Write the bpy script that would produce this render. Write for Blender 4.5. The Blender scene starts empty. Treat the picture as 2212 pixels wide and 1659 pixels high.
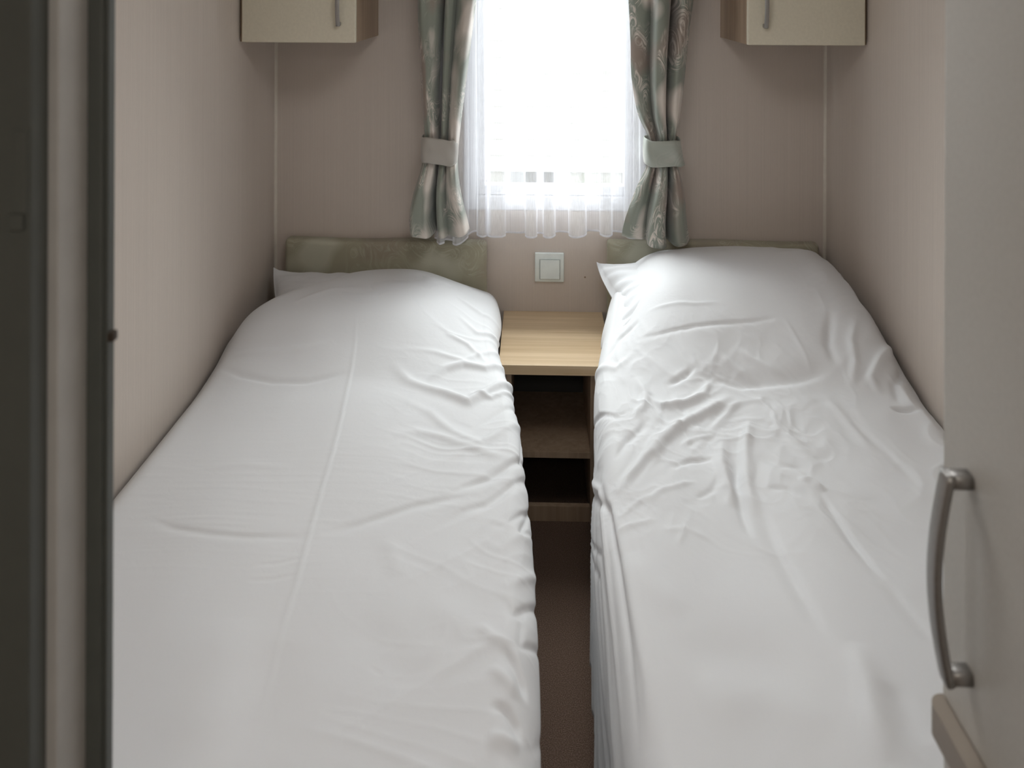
import bpy, bmesh, math, random
import numpy as np
from mathutils import Vector, noise

# ------------------------------------------------------------------ camera, world, light, exposure
sc = bpy.context.scene
col = sc.collection
EYE = 1.60                       # eye height of the photographer standing in the doorway
FPX = 1750.0                     # focal length in pixels of the 2212 wide frame
YAW = math.atan(49 / 1750)
cam_d = bpy.data.cameras.new('camera')
cam = bpy.data.objects.new('camera', cam_d)
col.objects.link(cam)
cam.location = (0, 0, EYE)
from mathutils import Matrix
cam.rotation_euler = (Matrix.Rotation(YAW, 3, 'Z') @ Matrix.Rotation(math.radians(90), 3, 'X') @ Matrix.Rotation(math.radians(.2), 3, 'Z')).to_euler()
cam_d.sensor_width = 36
cam_d.lens = 36 * FPX / 2212
cam_d.shift_y = -859.5 / 2212    # vertical shift lens: the walls stay upright
cam_d.clip_start = 0.02
cam_d.dof.use_dof = True
cam_d.dof.focus_distance = 2.35
cam_d.dof.aperture_fstop = 5.6
sc.camera = cam

world = bpy.data.worlds.new('world')
sc.world = world
world.use_nodes = True
bg = world.node_tree.nodes['Background']
bg.inputs[0].default_value = (0.97, 0.985, 1.0, 1)
bg.inputs[1].default_value = 0.86

sc.view_settings.view_transform = 'Standard'
sc.view_settings.look = 'None'
sc.view_settings.gamma = 1
sc.view_settings.use_curve_mapping = False
sc.view_settings.exposure = 0.58

def area(name, loc, target, sx, sy, power, color=(1, 1, 1)):
    l = bpy.data.lights.new(name, 'AREA')
    l.shape = 'RECTANGLE'; l.size = sx; l.size_y = sy; l.energy = power; l.color = color
    o = bpy.data.objects.new(name, l); col.objects.link(o)
    o.location = loc
    o.rotation_euler = (Vector(target) - Vector(loc)).to_track_quat('-Z', 'Y').to_euler()
    return o
# bright overcast sky above the roof of the neighbouring caravan, shining in through the window
area('sky_light', (0.10, 4.60, 3.05), (0.05, 2.5, 1.15), 5.6, 2.2, 820, (0.965, 0.985, 1.0))
FILL_LAMP = 4.9                       # emission of the fill lamp added unseen to brighten the room
# dim fill lamp added unseen in the hallway, as fill from behind the camera
area('hall_fill', (0.0, -0.6, 2.06), (0.0, -0.6, 0.0), 0.3, 0.3, 5, (1.0, 0.93, 0.84))

# ------------------------------------------------------------------ materials
def new_mat(name):
    m = bpy.data.materials.new(name); m.use_nodes = True
    nt = m.node_tree
    return m, nt, nt.nodes['Principled BSDF']
def N(nt, t, **kw):
    n = nt.nodes.new(t)
    for k, v in kw.items():
        if k in n.inputs: n.inputs[k].default_value = v
        else: setattr(n, k, v)
    return n
def L(nt, a, b): nt.links.new(a, b)
def ramp(nt, fac, stops):
    r = nt.nodes.new('ShaderNodeValToRGB')
    while len(r.color_ramp.elements) < len(stops): r.color_ramp.elements.new(0.5)
    for e, (p, c) in zip(r.color_ramp.elements, stops):
        e.position = p; e.color = (*c, 1)
    L(nt, fac, r.inputs[0]); return r
def coords(nt, scale=(1, 1, 1), kind='Object'):
    tc = nt.nodes.new('ShaderNodeTexCoord'); mp = nt.nodes.new('ShaderNodeMapping')
    mp.inputs['Scale'].default_value = scale
    L(nt, tc.outputs[kind], mp.inputs[0]); return mp
def bump(nt, p, h, strength, dist=0.001):
    b = N(nt, 'ShaderNodeBump', Strength=strength, Distance=dist)
    L(nt, h, b.inputs['Height']); L(nt, b.outputs[0], p.inputs['Normal']); return b

def plain(name, c, rough=.5, metal=0, spec=.5, nscale=30, var=.04, bstr=.0):
    m, nt, p = new_mat(name)
    mp = coords(nt); n = N(nt, 'ShaderNodeTexNoise', Scale=nscale, Detail=3.0)
    L(nt, mp.outputs[0], n.inputs[0])
    lo = tuple(x * (1 - var) for x in c); hi = tuple(min(1, x * (1 + var)) for x in c)
    r = ramp(nt, n.outputs[0], [(.3, lo), (.7, hi)]); L(nt, r.outputs[0], p.inputs['Base Color'])
    p.inputs['Roughness'].default_value = rough; p.inputs['Metallic'].default_value = metal
    p.inputs['Specular IOR Level'].default_value = spec
    if bstr: bump(nt, p, n.outputs[0], bstr)
    return m

def wallpaper(name, c):
    m, nt, p = new_mat(name)
    mp = coords(nt, (430, 430, 1.5)); n = N(nt, 'ShaderNodeTexNoise', Scale=1.0, Detail=2.0)
    L(nt, mp.outputs[0], n.inputs[0])
    mp2 = coords(nt, (900, 900, 40)); n2 = N(nt, 'ShaderNodeTexNoise', Scale=1.0, Detail=1.0)
    L(nt, mp2.outputs[0], n2.inputs[0])
    mx = N(nt, 'ShaderNodeMath', operation='MULTIPLY'); mx.inputs[1].default_value = .5
    ad = N(nt, 'ShaderNodeMath', operation='ADD')
    L(nt, n2.outputs[0], mx.inputs[0]); L(nt, n.outputs[0], ad.inputs[0]); L(nt, mx.outputs[0], ad.inputs[1])
    lo = tuple(x * .955 for x in c); hi = tuple(x * 1.04 for x in c)
    r = ramp(nt, ad.outputs[0], [(.50, lo), (1.0, hi)]); L(nt, r.outputs[0], p.inputs['Base Color'])
    p.inputs['Roughness'].default_value = .62
    p.inputs['Specular IOR Level'].default_value = .3
    bump(nt, p, ad.outputs[0], .25, .0006)
    return m

def wood(name, lo, hi, axis='X', rough=.4, scale=1.0):
    m, nt, p = new_mat(name)
    s = {'X': (1.6, 55, 55), 'Y': (55, 1.6, 55), 'Z': (55, 55, 1.6)}[axis]
    mp = coords(nt, tuple(v * scale for v in s))
    n = N(nt, 'ShaderNodeTexNoise', Scale=1.0, Detail=5.0, Roughness=.62, Distortion=.5)
    L(nt, mp.outputs[0], n.inputs[0])
    mp2 = coords(nt, tuple(v * scale * .12 for v in s)); n2 = N(nt, 'ShaderNodeTexNoise', Scale=1.0, Detail=2.0, Distortion=1.2)
    L(nt, mp2.outputs[0], n2.inputs[0])
    ad = N(nt, 'ShaderNodeMath', operation='MULTIPLY_ADD'); ad.inputs[1].default_value = .6
    L(nt, n2.outputs[0], ad.inputs[0]); L(nt, n.outputs[0], ad.inputs[2])
    r = ramp(nt, ad.outputs[0], [(.55, lo), (1.05, hi)]); L(nt, r.outputs[0], p.inputs['Base Color'])
    p.inputs['Roughness'].default_value = rough; p.inputs['Specular IOR Level'].default_value = .35
    bump(nt, p, n.outputs[0], .08, .0004)
    return m

def damask(name, sage, cream, brown, scale=9.0, gain=1.0, rough=.45, uv=True, sheen=.3, soft=.0):
    """woven swirl pattern: feathery arcs around scattered centres in sage, cream and brown"""
    m, nt, p = new_mat(name)
    mp = coords(nt, (1, 1, 1), 'UV' if uv else 'Object')
    warp = N(nt, 'ShaderNodeTexNoise', Scale=scale * .7, Detail=1.0); L(nt, mp.outputs[0], warp.inputs[0])
    sub = N(nt, 'ShaderNodeVectorMath', operation='SUBTRACT'); sub.inputs[1].default_value = (.5, .5, .5)
    L(nt, warp.outputs['Color'], sub.inputs[0])
    scl = N(nt, 'ShaderNodeVectorMath', operation='SCALE'); scl.inputs['Scale'].default_value = 1.6 / scale
    L(nt, sub.outputs[0], scl.inputs[0])
    add = N(nt, 'ShaderNodeVectorMath', operation='ADD'); L(nt, mp.outputs[0], add.inputs[0]); L(nt, scl.outputs[0], add.inputs[1])
    vor = N(nt, 'ShaderNodeTexVoronoi', Scale=scale, feature='F1'); L(nt, add.outputs[0], vor.inputs['Vector'])
    rel = N(nt, 'ShaderNodeVectorMath', operation='SUBTRACT'); L(nt, add.outputs[0], rel.inputs[0]); L(nt, vor.outputs['Position'], rel.inputs[1])
    sep = N(nt, 'ShaderNodeSeparateXYZ'); L(nt, rel.outputs[0], sep.inputs[0])
    at = N(nt, 'ShaderNodeMath', operation='ARCTAN2'); L(nt, sep.outputs['X'], at.inputs[0]); L(nt, sep.outputs['Y' if uv else 'Z'], at.inputs[1])
    # strands curl around each centre: fine across the radius, long along the angle
    rad = N(nt, 'ShaderNodeMath', operation='MULTIPLY_ADD'); rad.inputs[1].default_value = 16.0
    am = N(nt, 'ShaderNodeMath', operation='MULTIPLY'); am.inputs[1].default_value = 1.3; L(nt, at.outputs[0], am.inputs[0])
    L(nt, vor.outputs['Distance'], rad.inputs[0]); L(nt, am.outputs[0], rad.inputs[2])
    cmb = N(nt, 'ShaderNodeCombineXYZ'); L(nt, rad.outputs[0], cmb.inputs[0])
    a2 = N(nt, 'ShaderNodeMath', operation='MULTIPLY'); a2.inputs[1].default_value = .9; L(nt, at.outputs[0], a2.inputs[0]); L(nt, a2.outputs[0], cmb.inputs[1])
    sc3 = N(nt, 'ShaderNodeSeparateXYZ'); L(nt, vor.outputs['Color'], sc3.inputs[0])
    c3 = N(nt, 'ShaderNodeMath', operation='MULTIPLY'); c3.inputs[1].default_value = 20.0; L(nt, sc3.outputs[0], c3.inputs[0]); L(nt, c3.outputs[0], cmb.inputs[2])
    st = N(nt, 'ShaderNodeTexNoise', Scale=1.0, Detail=2.5, Roughness=.6); L(nt, cmb.outputs[0], st.inputs[0])
    ring = N(nt, 'ShaderNodeMapRange'); ring.inputs[1].default_value = .46; ring.inputs[2].default_value = .62
    L(nt, st.outputs[0], ring.inputs[0])
    msk = N(nt, 'ShaderNodeTexNoise', Scale=scale * .8, Detail=1.0); L(nt, add.outputs[0], msk.inputs[0])
    mk = N(nt, 'ShaderNodeMapRange'); mk.inputs[1].default_value = .47; mk.inputs[2].default_value = .60
    L(nt, msk.outputs[0], mk.inputs[0])
    rm = N(nt, 'ShaderNodeMath', operation='MULTIPLY'); L(nt, ring.outputs[0], rm.inputs[0]); L(nt, mk.outputs[0], rm.inputs[1])
    big = N(nt, 'ShaderNodeTexNoise', Scale=scale * .45, Detail=1.5); L(nt, mp.outputs[0], big.inputs[0])
    base = ramp(nt, big.outputs[0], [(.36, brown), (.44, sage), (.54, sage), (.62, cream)])
    mix = nt.nodes.new('ShaderNodeMixRGB'); mix.inputs[2].default_value = (*cream, 1)
    f2 = N(nt, 'ShaderNodeMath', operation='MULTIPLY'); f2.inputs[1].default_value = gain
    L(nt, rm.outputs[0], f2.inputs[0]); L(nt, f2.outputs[0], mix.inputs[0]); L(nt, base.outputs[0], mix.inputs[1])
    L(nt, mix.outputs[0], p.inputs['Base Color'])
    p.inputs['Roughness'].default_value = rough
    p.inputs['Sheen Weight'].default_value = sheen
    wv = N(nt, 'ShaderNodeTexNoise', Scale=1400.0); L(nt, mp.outputs[0], wv.inputs[0])
    bump(nt, p, wv.outputs[0], .15, .0004)
    return m

def linen(name, c=(.785, .79, .81), bs=.12):
    m, nt, p = new_mat(name)
    mp = coords(nt)
    n1 = N(nt, 'ShaderNodeTexNoise', Scale=38.0, Detail=4.0, Roughness=.55, Distortion=.6); L(nt, mp.outputs[0], n1.inputs[0])
    n2 = N(nt, 'ShaderNodeTexNoise', Scale=1500.0, Detail=1.0); L(nt, mp.outputs[0], n2.inputs[0])
    p.inputs['Base Color'].default_value = (*c, 1)
    p.inputs['Roughness'].default_value = .75; p.inputs['Specular IOR Level'].default_value = .25
    p.inputs['Sheen Weight'].default_value = .15
    b1 = N(nt, 'ShaderNodeBump', Strength=bs, Distance=.004); L(nt, n1.outputs[0], b1.inputs['Height'])
    b2 = N(nt, 'ShaderNodeBump', Strength=.15, Distance=.0003); L(nt, n2.outputs[0], b2.inputs['Height'])
    L(nt, b1.outputs[0], b2.inputs['Normal']); L(nt, b2.outputs[0], p.inputs['Normal'])
    return m

def sheer(name, alpha=.40):
    m = bpy.data.materials.new(name); m.use_nodes = True; nt = m.node_tree; nt.nodes.clear()
    out = nt.nodes.new('ShaderNodeOutputMaterial')
    tr = nt.nodes.new('ShaderNodeBsdfTransparent')
    tl = nt.nodes.new('ShaderNodeBsdfTranslucent'); tl.inputs[0].default_value = (.88, .88, .91, 1)
    df = nt.nodes.new('ShaderNodeBsdfDiffuse'); df.inputs[0].default_value = (.88, .88, .92, 1)
    m1 = nt.nodes.new('ShaderNodeMixShader'); m1.inputs[0].default_value = .85
    L(nt, tl.outputs[0], m1.inputs[1]); L(nt, df.outputs[0], m1.inputs[2])
    m2 = nt.nodes.new('ShaderNodeMixShader')
    # fine vertical thread pattern
    mp = coords(nt, (1100, 1100, 3)); n = N(nt, 'ShaderNodeTexNoise', Scale=1.0, Detail=1.0); L(nt, mp.outputs[0], n.inputs[0])
    mr = N(nt, 'ShaderNodeMapRange'); mr.inputs[1].default_value = .3; mr.inputs[2].default_value = .7
    mr.inputs[3].default_value = alpha - .07; mr.inputs[4].default_value = alpha + .07
    L(nt, n.outputs[0], mr.inputs[0]); L(nt, mr.outputs[0], m2.inputs[0])
    L(nt, tr.outputs[0], m2.inputs[1]); L(nt, m1.outputs[0], m2.inputs[2]); L(nt, m2.outputs[0], out.inputs[0])
    return m

def glass(name):
    m = bpy.data.materials.new(name); m.use_nodes = True; nt = m.node_tree; nt.nodes.clear()
    out = nt.nodes.new('ShaderNodeOutputMaterial')
    tr = nt.nodes.new('ShaderNodeBsdfTransparent'); tr.inputs[0].default_value = (.96, .98, .97, 1)
    gl = nt.nodes.new('ShaderNodeBsdfGlossy'); gl.inputs['Roughness'].default_value = .02
    mx = nt.nodes.new('ShaderNodeMixShader'); mx.inputs[0].default_value = .06
    L(nt, tr.outputs[0], mx.inputs[1]); L(nt, gl.outputs[0], mx.inputs[2]); L(nt, mx.outputs[0], out.inputs[0])
    return m

def carpet(name):
    m, nt, p = new_mat(name)
    mp = coords(nt); n = N(nt, 'ShaderNodeTexNoise', Scale=420.0, Detail=3.0, Roughness=.7); L(nt, mp.outputs[0], n.inputs[0])
    r = ramp(nt, n.outputs[0], [(.35, (.07, .043, .03)), (.55, (.16, .105, .078)), (.72, (.27, .19, .15))])
    L(nt, r.outputs[0], p.inputs['Base Color']); p.inputs['Roughness'].default_value = .95
    p.inputs['Specular IOR Level'].default_value = .1
    bump(nt, p, n.outputs[0], .9, .004)
    return m

M = {}
M['wall'] = wallpaper('beige ribbed wallpaper', (.61, .535, .475))
M['ceiling'] = plain('off white ceiling board', (.75, .73, .69), .7)
M['bead'] = plain('pale corner bead', (.66, .60, .52), .4)
M['carpet'] = carpet('brown carpet')
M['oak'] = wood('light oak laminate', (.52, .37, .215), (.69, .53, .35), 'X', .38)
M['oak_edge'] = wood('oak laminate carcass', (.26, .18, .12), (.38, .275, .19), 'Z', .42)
M['shaded_board'] = plain('backing board with painted shade', (.06, .055, .05), .7)  # near-black stands in for the shade inside the bedside cabinet
M['ledge'] = plain('grey brown edging board', (.34, .295, .25), .5)
M['cream'] = plain('cream laminate door', (.70, .645, .52), .38, nscale=120, var=.03)
M['grey_cream'] = plain('pale grey cream laminate', (.58, .56, .52), .42, nscale=200, var=.03)
M['pewter'] = plain('brushed pewter metal', (.36, .35, .34), .42, .75, nscale=200)
M['linen'] = linen('white cotton duvet cover')
M['linen_pillow'] = linen('white cotton pillowcase', (.765, .772, .795), .1)
M['mattress'] = plain('pale mattress ticking', (.62, .62, .60), .8)
M['bed_base'] = plain('dark divan fabric', (.07, .06, .055), .9)
M['curtain'] = damask('sage and cream swirl satin', (.27, .295, .25), (.76, .69, .63), (.33, .27, .23), 8.5, .9)
M['tie'] = damask('pale sage satin band', (.40, .43, .38), (.55, .55, .50), (.40, .42, .37), 9.0, .35)
M['tie_beige'] = damask('dull beige satin band', (.40, .37, .33), (.44, .41, .37), (.36, .32, .28), 9.0, .25)
M['headboard'] = damask('olive swirl upholstery', (.36, .335, .245), (.50, .49, .39), (.33, .29, .22), 9.0, .5, .8, False, .1)
M['sheer'] = sheer('white net voile', .44)
M['sheer_hem'] = sheer('white net voile hem', .75)
M['glass'] = glass('window glass')
M['upvc'] = plain('white window plastic', (.80, .80, .82), .35)
M['switch'] = plain('white switch plastic', (.78, .83, .80), .35)
M['switch_gap'] = plain('grey switch recess', (.42, .45, .43), .4)
M['frame_shaded'] = plain('door frame with painted shade', (.105, .115, .105), .5)  # shade on the hall-facing side is put into this colour
M['frame_lit'] = plain('door jamb with painted light', (.57, .56, .54), .5)  # same frame, paler where window light reaches it
M['catch_brown'] = plain('dark brown edging', (.05, .035, .025), .6)  # dark brown of the small door catch
M['siding'] = plain('white plastic siding', (.66, .67, .665), .6)
M['roofgrey'] = plain('pale grey caravan roof', (.5, .5, .5), .6)
M['pane_grey'] = plain('pale grey window film', (.50, .52, .55), .3)
M['dark_skirt'] = plain('dark caravan skirting', (.22, .22, .22), .8)
M['moss'] = plain('green skirting', (.36, .39, .30), .8)
M['terracotta'] = plain('red brick pier', (.50, .28, .25), .8)
M['turf'] = plain('gravel ground', (.22, .215, .20), .9, nscale=80, var=.2)

# ------------------------------------------------------------------ builders
def tag(o, label=None, cat=None, group=None, kind=None):
    if label: o['label'] = label
    if cat: o['category'] = cat
    if group: o['group'] = group
    if kind: o['kind'] = kind
    return o
ORG = {}
def thing(name, label, cat, loc, group=None, kind=None):
    o = bpy.data.objects.new(name, None); col.objects.link(o); o.location = loc
    o.empty_display_size = .05
    ORG[o.name] = Vector(loc)
    return tag(o, label, cat, group, kind)
def obj(name, verts, faces, mat, parent=None, smooth=False, uv=None, label=None, base=None):
    org = ORG[parent.name] if parent else (Vector(base) if base else Vector((0, 0, 0)))
    me = bpy.data.meshes.new(name)
    ox, oy, oz = org
    me.from_pydata([(v[0] - ox, v[1] - oy, v[2] - oz) for v in verts], [], faces)
    me.materials.append(mat)
    if uv is not None:
        ul = me.uv_layers.new(name='UVMap')
        li = np.empty(len(me.loops), dtype=np.int32); me.loops.foreach_get('vertex_index', li)
        ul.data.foreach_set('uv', np.asarray(uv, dtype=np.float32)[li].ravel())
    if smooth: me.polygons.foreach_set('use_smooth', [True] * len(me.polygons))
    me.update()
    o = bpy.data.objects.new(name, me); col.objects.link(o)
    ORG[o.name] = org
    if parent: o.parent = parent
    else: o.location = org
    if label: o['label'] = label
    return o
def bm_obj(name, bm, mat, parent=None, smooth=False, base=None, label=None):
    bmesh.ops.recalc_face_normals(bm, faces=bm.faces)
    bm.verts.index_update()
    o = obj(name, [v.co[:] for v in bm.verts], [[v.index for v in f.verts] for f in bm.faces], mat, parent, smooth, None, label, base)
    bm.free(); return o
def add_box(bm, x0, x1, y0, y1, z0, z1, bev=0, seg=2):
    r = bmesh.ops.create_cube(bm, size=1)
    for v in r['verts']:
        v.co = Vector(((x0 + x1) / 2 + v.co.x * (x1 - x0), (y0 + y1) / 2 + v.co.y * (y1 - y0), (z0 + z1) / 2 + v.co.z * (z1 - z0)))
    if bev:
        es = list({e for v in r['verts'] for e in v.link_edges})
        bmesh.ops.bevel(bm, geom=es, offset=bev, segments=seg, affect='EDGES', profile=.6)
def box(name, x0, x1, y0, y1, z0, z1, mat, parent=None, bev=0, seg=2, smooth=False, base=None, label=None):
    bm = bmesh.new(); add_box(bm, x0, x1, y0, y1, z0, z1, bev, seg)
    return bm_obj(name, bm, mat, parent, smooth, base, label)
def grid_faces(nu, nv):
    i, j = np.meshgrid(np.arange(nu - 1), np.arange(nv - 1), indexing='ij')
    a = (i * nv + j).ravel()
    return np.stack([a, a + 1, a + nv + 1, a + nv], 1).tolist()
def sweep(pts, w, t, side, cap=True):
    """flat bar of width w (along side) and thickness t following pts"""
    vs, fs = [], []
    side = Vector(side).normalized(); n = len(pts)
    for i, p in enumerate(pts):
        p = Vector(p)
        d = (Vector(pts[min(i + 1, n - 1)]) - Vector(pts[max(i - 1, 0)])).normalized()
        nn = d.cross(side).normalized()
        ww = w[i] if hasattr(w, '__len__') else w
        tt = t[i] if hasattr(t, '__len__') else t
        m = 12
        for k in range(m):
            a = 2 * math.pi * k / m
            ca, sa = math.cos(a), math.sin(a)
            e = .45
            ex = math.copysign(abs(ca) ** e, ca) * ww / 2; ey = math.copysign(abs(sa) ** e, sa) * tt / 2
            vs.append(p + side * ex + nn * ey)
    for i in range(n - 1):
        for k in range(12):
            a = i * 12 + k; b = i * 12 + (k + 1) % 12
            fs.append([a, b, b + 12, a + 12])
    if cap:
        fs.append(list(range(11, -1, -1))); fs.append(list(range((n - 1) * 12, n * 12)))
    return vs, fs
def ip(x, xs, ys):
    """smooth interpolation through a short table"""
    x = np.asarray(x, float); xs = np.asarray(xs, float); ys = np.asarray(ys, float)
    if xs[0] > xs[-1]: xs = xs[::-1]; ys = ys[::-1]
    m = np.gradient(ys, xs)
    i = np.clip(np.searchsorted(xs, x) - 1, 0, len(xs) - 2)
    h = xs[i + 1] - xs[i]; t = np.clip((x - xs[i]) / h, 0, 1)
    return (2*t**3 - 3*t**2 + 1) * ys[i] + (t**3 - 2*t**2 + t) * h * m[i] + (-2*t**3 + 3*t**2) * ys[i+1] + (t**3 - t**2) * h * m[i+1]
def sst(a, b, x):
    t = np.clip((np.asarray(x, float) - a) / (b - a), 0, 1); return t * t * (3 - 2 * t)
_rng = np.random.RandomState(7); _tab = _rng.rand(256, 256)
def vnoise(x, y):
    x = np.asarray(x, float); y = np.asarray(y, float)
    xi = np.floor(x).astype(int); yi = np.floor(y).astype(int); fx = x - xi; fy = y - yi
    fx = fx**3 * (fx * (fx * 6 - 15) + 10); fy = fy**3 * (fy * (fy * 6 - 15) + 10)
    g = lambda a, b: _tab[a & 255, b & 255]
    return ((g(xi, yi) * (1 - fx) + g(xi+1, yi) * fx) * (1 - fy) + (g(xi, yi+1) * (1 - fx) + g(xi+1, yi+1) * fx) * fy) * 2 - 1
def fbm(x, y, o=3):
    s = 0; a = 1
    for k in range(o):
        s = s + a * vnoise(x * 2**k + 17.3 * k, y * 2**k + 5.1 * k); a *= .5
    return s
def ridged(x, y, o=2):
    s = 0; a = 1
    for k in range(o):
        s = s + a * (1 - np.abs(vnoise(x * 2**k + 31.7 * k, y * 2**k + 9.4 * k)))**3; a *= .5
    return s

# ------------------------------------------------------------------ the room shell
XL, XR, YB, ZC = -0.903, 0.997, 2.80, 2.12       # left wall, right wall, back wall, ceiling
WX0, WX1, WZ0, WZ1 = -0.245, 0.385, 0.825, 1.93   # window opening
def structure(o): o['kind'] = 'structure'; return o
structure(box('floor', XL - .05, XR + .05, -1.6, YB + .06, -.05, 0, M['carpet']))
structure(box('ceiling', XL - .05, XR + .05, -1.6, YB + .06, ZC, ZC + .05, M['ceiling']))
structure(box('wall_left', XL - .05, XL, .86, YB + .06, 0, ZC, M['wall']))
structure(box('wall_right', XR, XR + .05, -1.6, YB + .06, 0, ZC, M['wall']))
bm = bmesh.new()
add_box(bm, XL, WX0, YB, YB + .06, 0, ZC); add_box(bm, WX1, XR, YB, YB + .06, 0, ZC)
add_box(bm, WX0, WX1, YB, YB + .06, 0, WZ0); add_box(bm, WX0, WX1, YB, YB + .06, WZ1, ZC)
wb = structure(bm_obj('wall_back', bm, M['wall']))
# small fixing hole in the panel to the right of the switch
bm = bmesh.new(); bmesh.ops.create_uvsphere(bm, u_segments=12, v_segments=8, radius=.003)
for v in bm.verts: v.co = Vector((.177 + v.co.x, YB - .0003 + v.co.y * .35, .597 + v.co.z))
bm_obj('screw_cap', bm, M['oak_edge'], wb, True)
def bead(name, x, sx):
    pts = []
    for k in range(7):
        a = math.pi / 2 * k / 6
        pts.append((x + sx * .009 * (1 - math.sin(a)), YB - .009 * (1 - math.cos(a))))
    vs = [(x, YB, .0), (x, YB, ZC)]
    for p in pts: vs += [(p[0], p[1], 0), (p[0], p[1], ZC)]
    n = len(pts) + 1
    fs = [[2 * i, 2 * ((i + 1) % n), 2 * ((i + 1) % n) + 1, 2 * i + 1] for i in range(n)]
    structure(obj(name, vs, fs, M['bead']))
bead('trim_1', XL, 1); bead('trim_2', XR, -1)
# partition between bedroom and hallway, left of the doorway, and the hallway itself
structure(box('wall_front', XL - .05, -.386, .625, .725, 0, ZC, M['wall']))
structure(box('wall_hall_left', -.66, -.62, -1.6, .625, 0, ZC, M['wall']))
structure(box('wall_hall_end', XL - .05, XR + .05, -1.66, -1.6, 0, ZC, M['wall']))
d1 = thing('door_1', None, None, (-.40, .65, 0), kind='structure')
box('door_casing', -.62, -.3725, .590, .612, 0, 2.0, M['frame_shaded'], d1, .002)
box('door_lining', -.386, -.365, .612, .688, 0, 2.0, M['frame_lit'], d1, .0015)
bm = bmesh.new(); add_box(bm, -.366, -.3525, .652, .670, 0, 2.0, .002); add_box(bm, -.3535, -.3495, .656, .6665, 0, 2.0, .001)
bm_obj('door_stop', bm, M['frame_shaded'], d1)
box('door_catch', -.351, -.3450, .656, .664, 1.306, 1.314, M['catch_brown'], d1, .0015)
bm = bmesh.new(); add_box(bm, -.385, -.3745, .5885, .5905, 1.430, 1.492, .0008); add_box(bm, -.388, -.377, .587, .5905, 1.418, 1.430, .001)
bm_obj('latch_plate', bm, M['frame_shaded'], d1)

# ------------------------------------------------------------------ window, with what stands outside
w = structure(thing('window_1', None, None, ((WX0 + WX1) / 2, YB + .03, WZ0), kind='structure'))
FT = .045
bm = bmesh.new()
add_box(bm, WX0, WX0 + FT, YB - .004, YB + .062, WZ0, WZ1, .004); add_box(bm, WX1 - FT, WX1, YB - .004, YB + .062, WZ0, WZ1, .004)
add_box(bm, WX0 + FT, WX1 - FT, YB - .002, YB + .062, WZ0, WZ0 + .05, .004); add_box(bm, WX0 + FT, WX1 - FT, YB - .002, YB + .062, WZ1 - FT, WZ1, .004)
bm_obj('window_frame', bm, M['upvc'], w)
bm = bmesh.new()
SX0, SX1, SZ0, SZ1 = WX0 + FT, WX1 - FT, WZ0 + .05, WZ1 - FT
add_box(bm, SX0, SX0 + .03, YB + .01, YB + .05, SZ0, SZ1, .004); add_box(bm, SX1 - .03, SX1, YB + .01, YB + .05, SZ0, SZ1, .004)
add_box(bm, SX0 + .03, SX1 - .03, YB + .01, YB + .05, SZ0, SZ0 + .035, .004); add_box(bm, SX0 + .03, SX1 - .03, YB + .01, YB + .05, SZ1 - .03, SZ1, .004)
bm_obj('window_sash', bm, M['upvc'], w)
box('pane', SX0 + .028, SX1 - .028, YB + .028, YB + .032, SZ0 + .033, SZ1 - .028, M['glass'], w)

NY = 5.2                                             # the neighbouring caravan
nb = thing('caravan', 'white clad neighbouring caravan seen blown out through the net curtain', 'caravan', (.1, NY, -.5))
vs, fs = [], []
z = .41; k = 0; X0, X1 = -3.6, 3.9
while z < 2.6:
    h = .105
    vs += [(X0, NY, z), (X1, NY, z), (X1, NY + .005, z + h * .98), (X0, NY + .005, z + h * .98), (X1, NY + .006, z), (X0, NY + .006, z)]
    b = len(vs) - 6
    fs += [[b, b+1, b+2, b+3], [b+5, b+4, b+1, b]]
    z += h
b = len(vs)
vs += [(X0, NY + .014, .41), (X1, NY + .014, .41), (X1, NY + .014, z), (X0, NY + .014, z), (X0, NY + 2.6, .41), (X1, NY + 2.6, .41), (X1, NY + 2.6, z), (X0, NY + 2.6, z)]
fs += [[b, b+1, b+2, b+3], [b+4, b+5, b+6, b+7], [b, b+3, b+7, b+4], [b+1, b+2, b+6, b+5], [b, b+1, b+5, b+4]]
obj('wall_cladding', vs, fs, M['siding'], nb)
box('roof', X0 - .1, X1 + .1, NY - .12, NY + 2.7, z, z + .08, M['roofgrey'], nb, .01)
wf = box('window', .08, .56, NY - .03, NY + .02, 1.06, 2.1, M['upvc'], nb, .01)
box('pane', .12, .52, NY - .034, NY - .028, 1.11, 2.06, M['pane_grey'], wf)
# the strip of supports and skirting under it
sk = thing('caravan_skirting', 'pale skirting with dark gaps below the neighbouring caravan', 'skirting', (.1, NY + .05, -.5))
box('skirting_board', X0, X1, NY + .06, NY + .09, -.5, .405, M['siding'], sk)
x = -1.35
random.seed(4)
for wd, mat in ((.16, 'dark_skirt'), (.2, 'moss'), (.12, 'dark_skirt'), (.08, 'terracotta'), (.3, 'dark_skirt'), (.1, 'moss'), (.22, 'dark_skirt')):
    box('vent_panel', x, x + wd, NY + .045, NY + .062, .300, .400, M[mat], sk); x += wd + .16
structure(box('trim_3', -7, 7, YB + .4, 12, -.55, -.5, M['turf']))
structure(box('trim_4', -7, 7, YB + .06, YB + .4, -.55, -.5, M['turf']))

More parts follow.
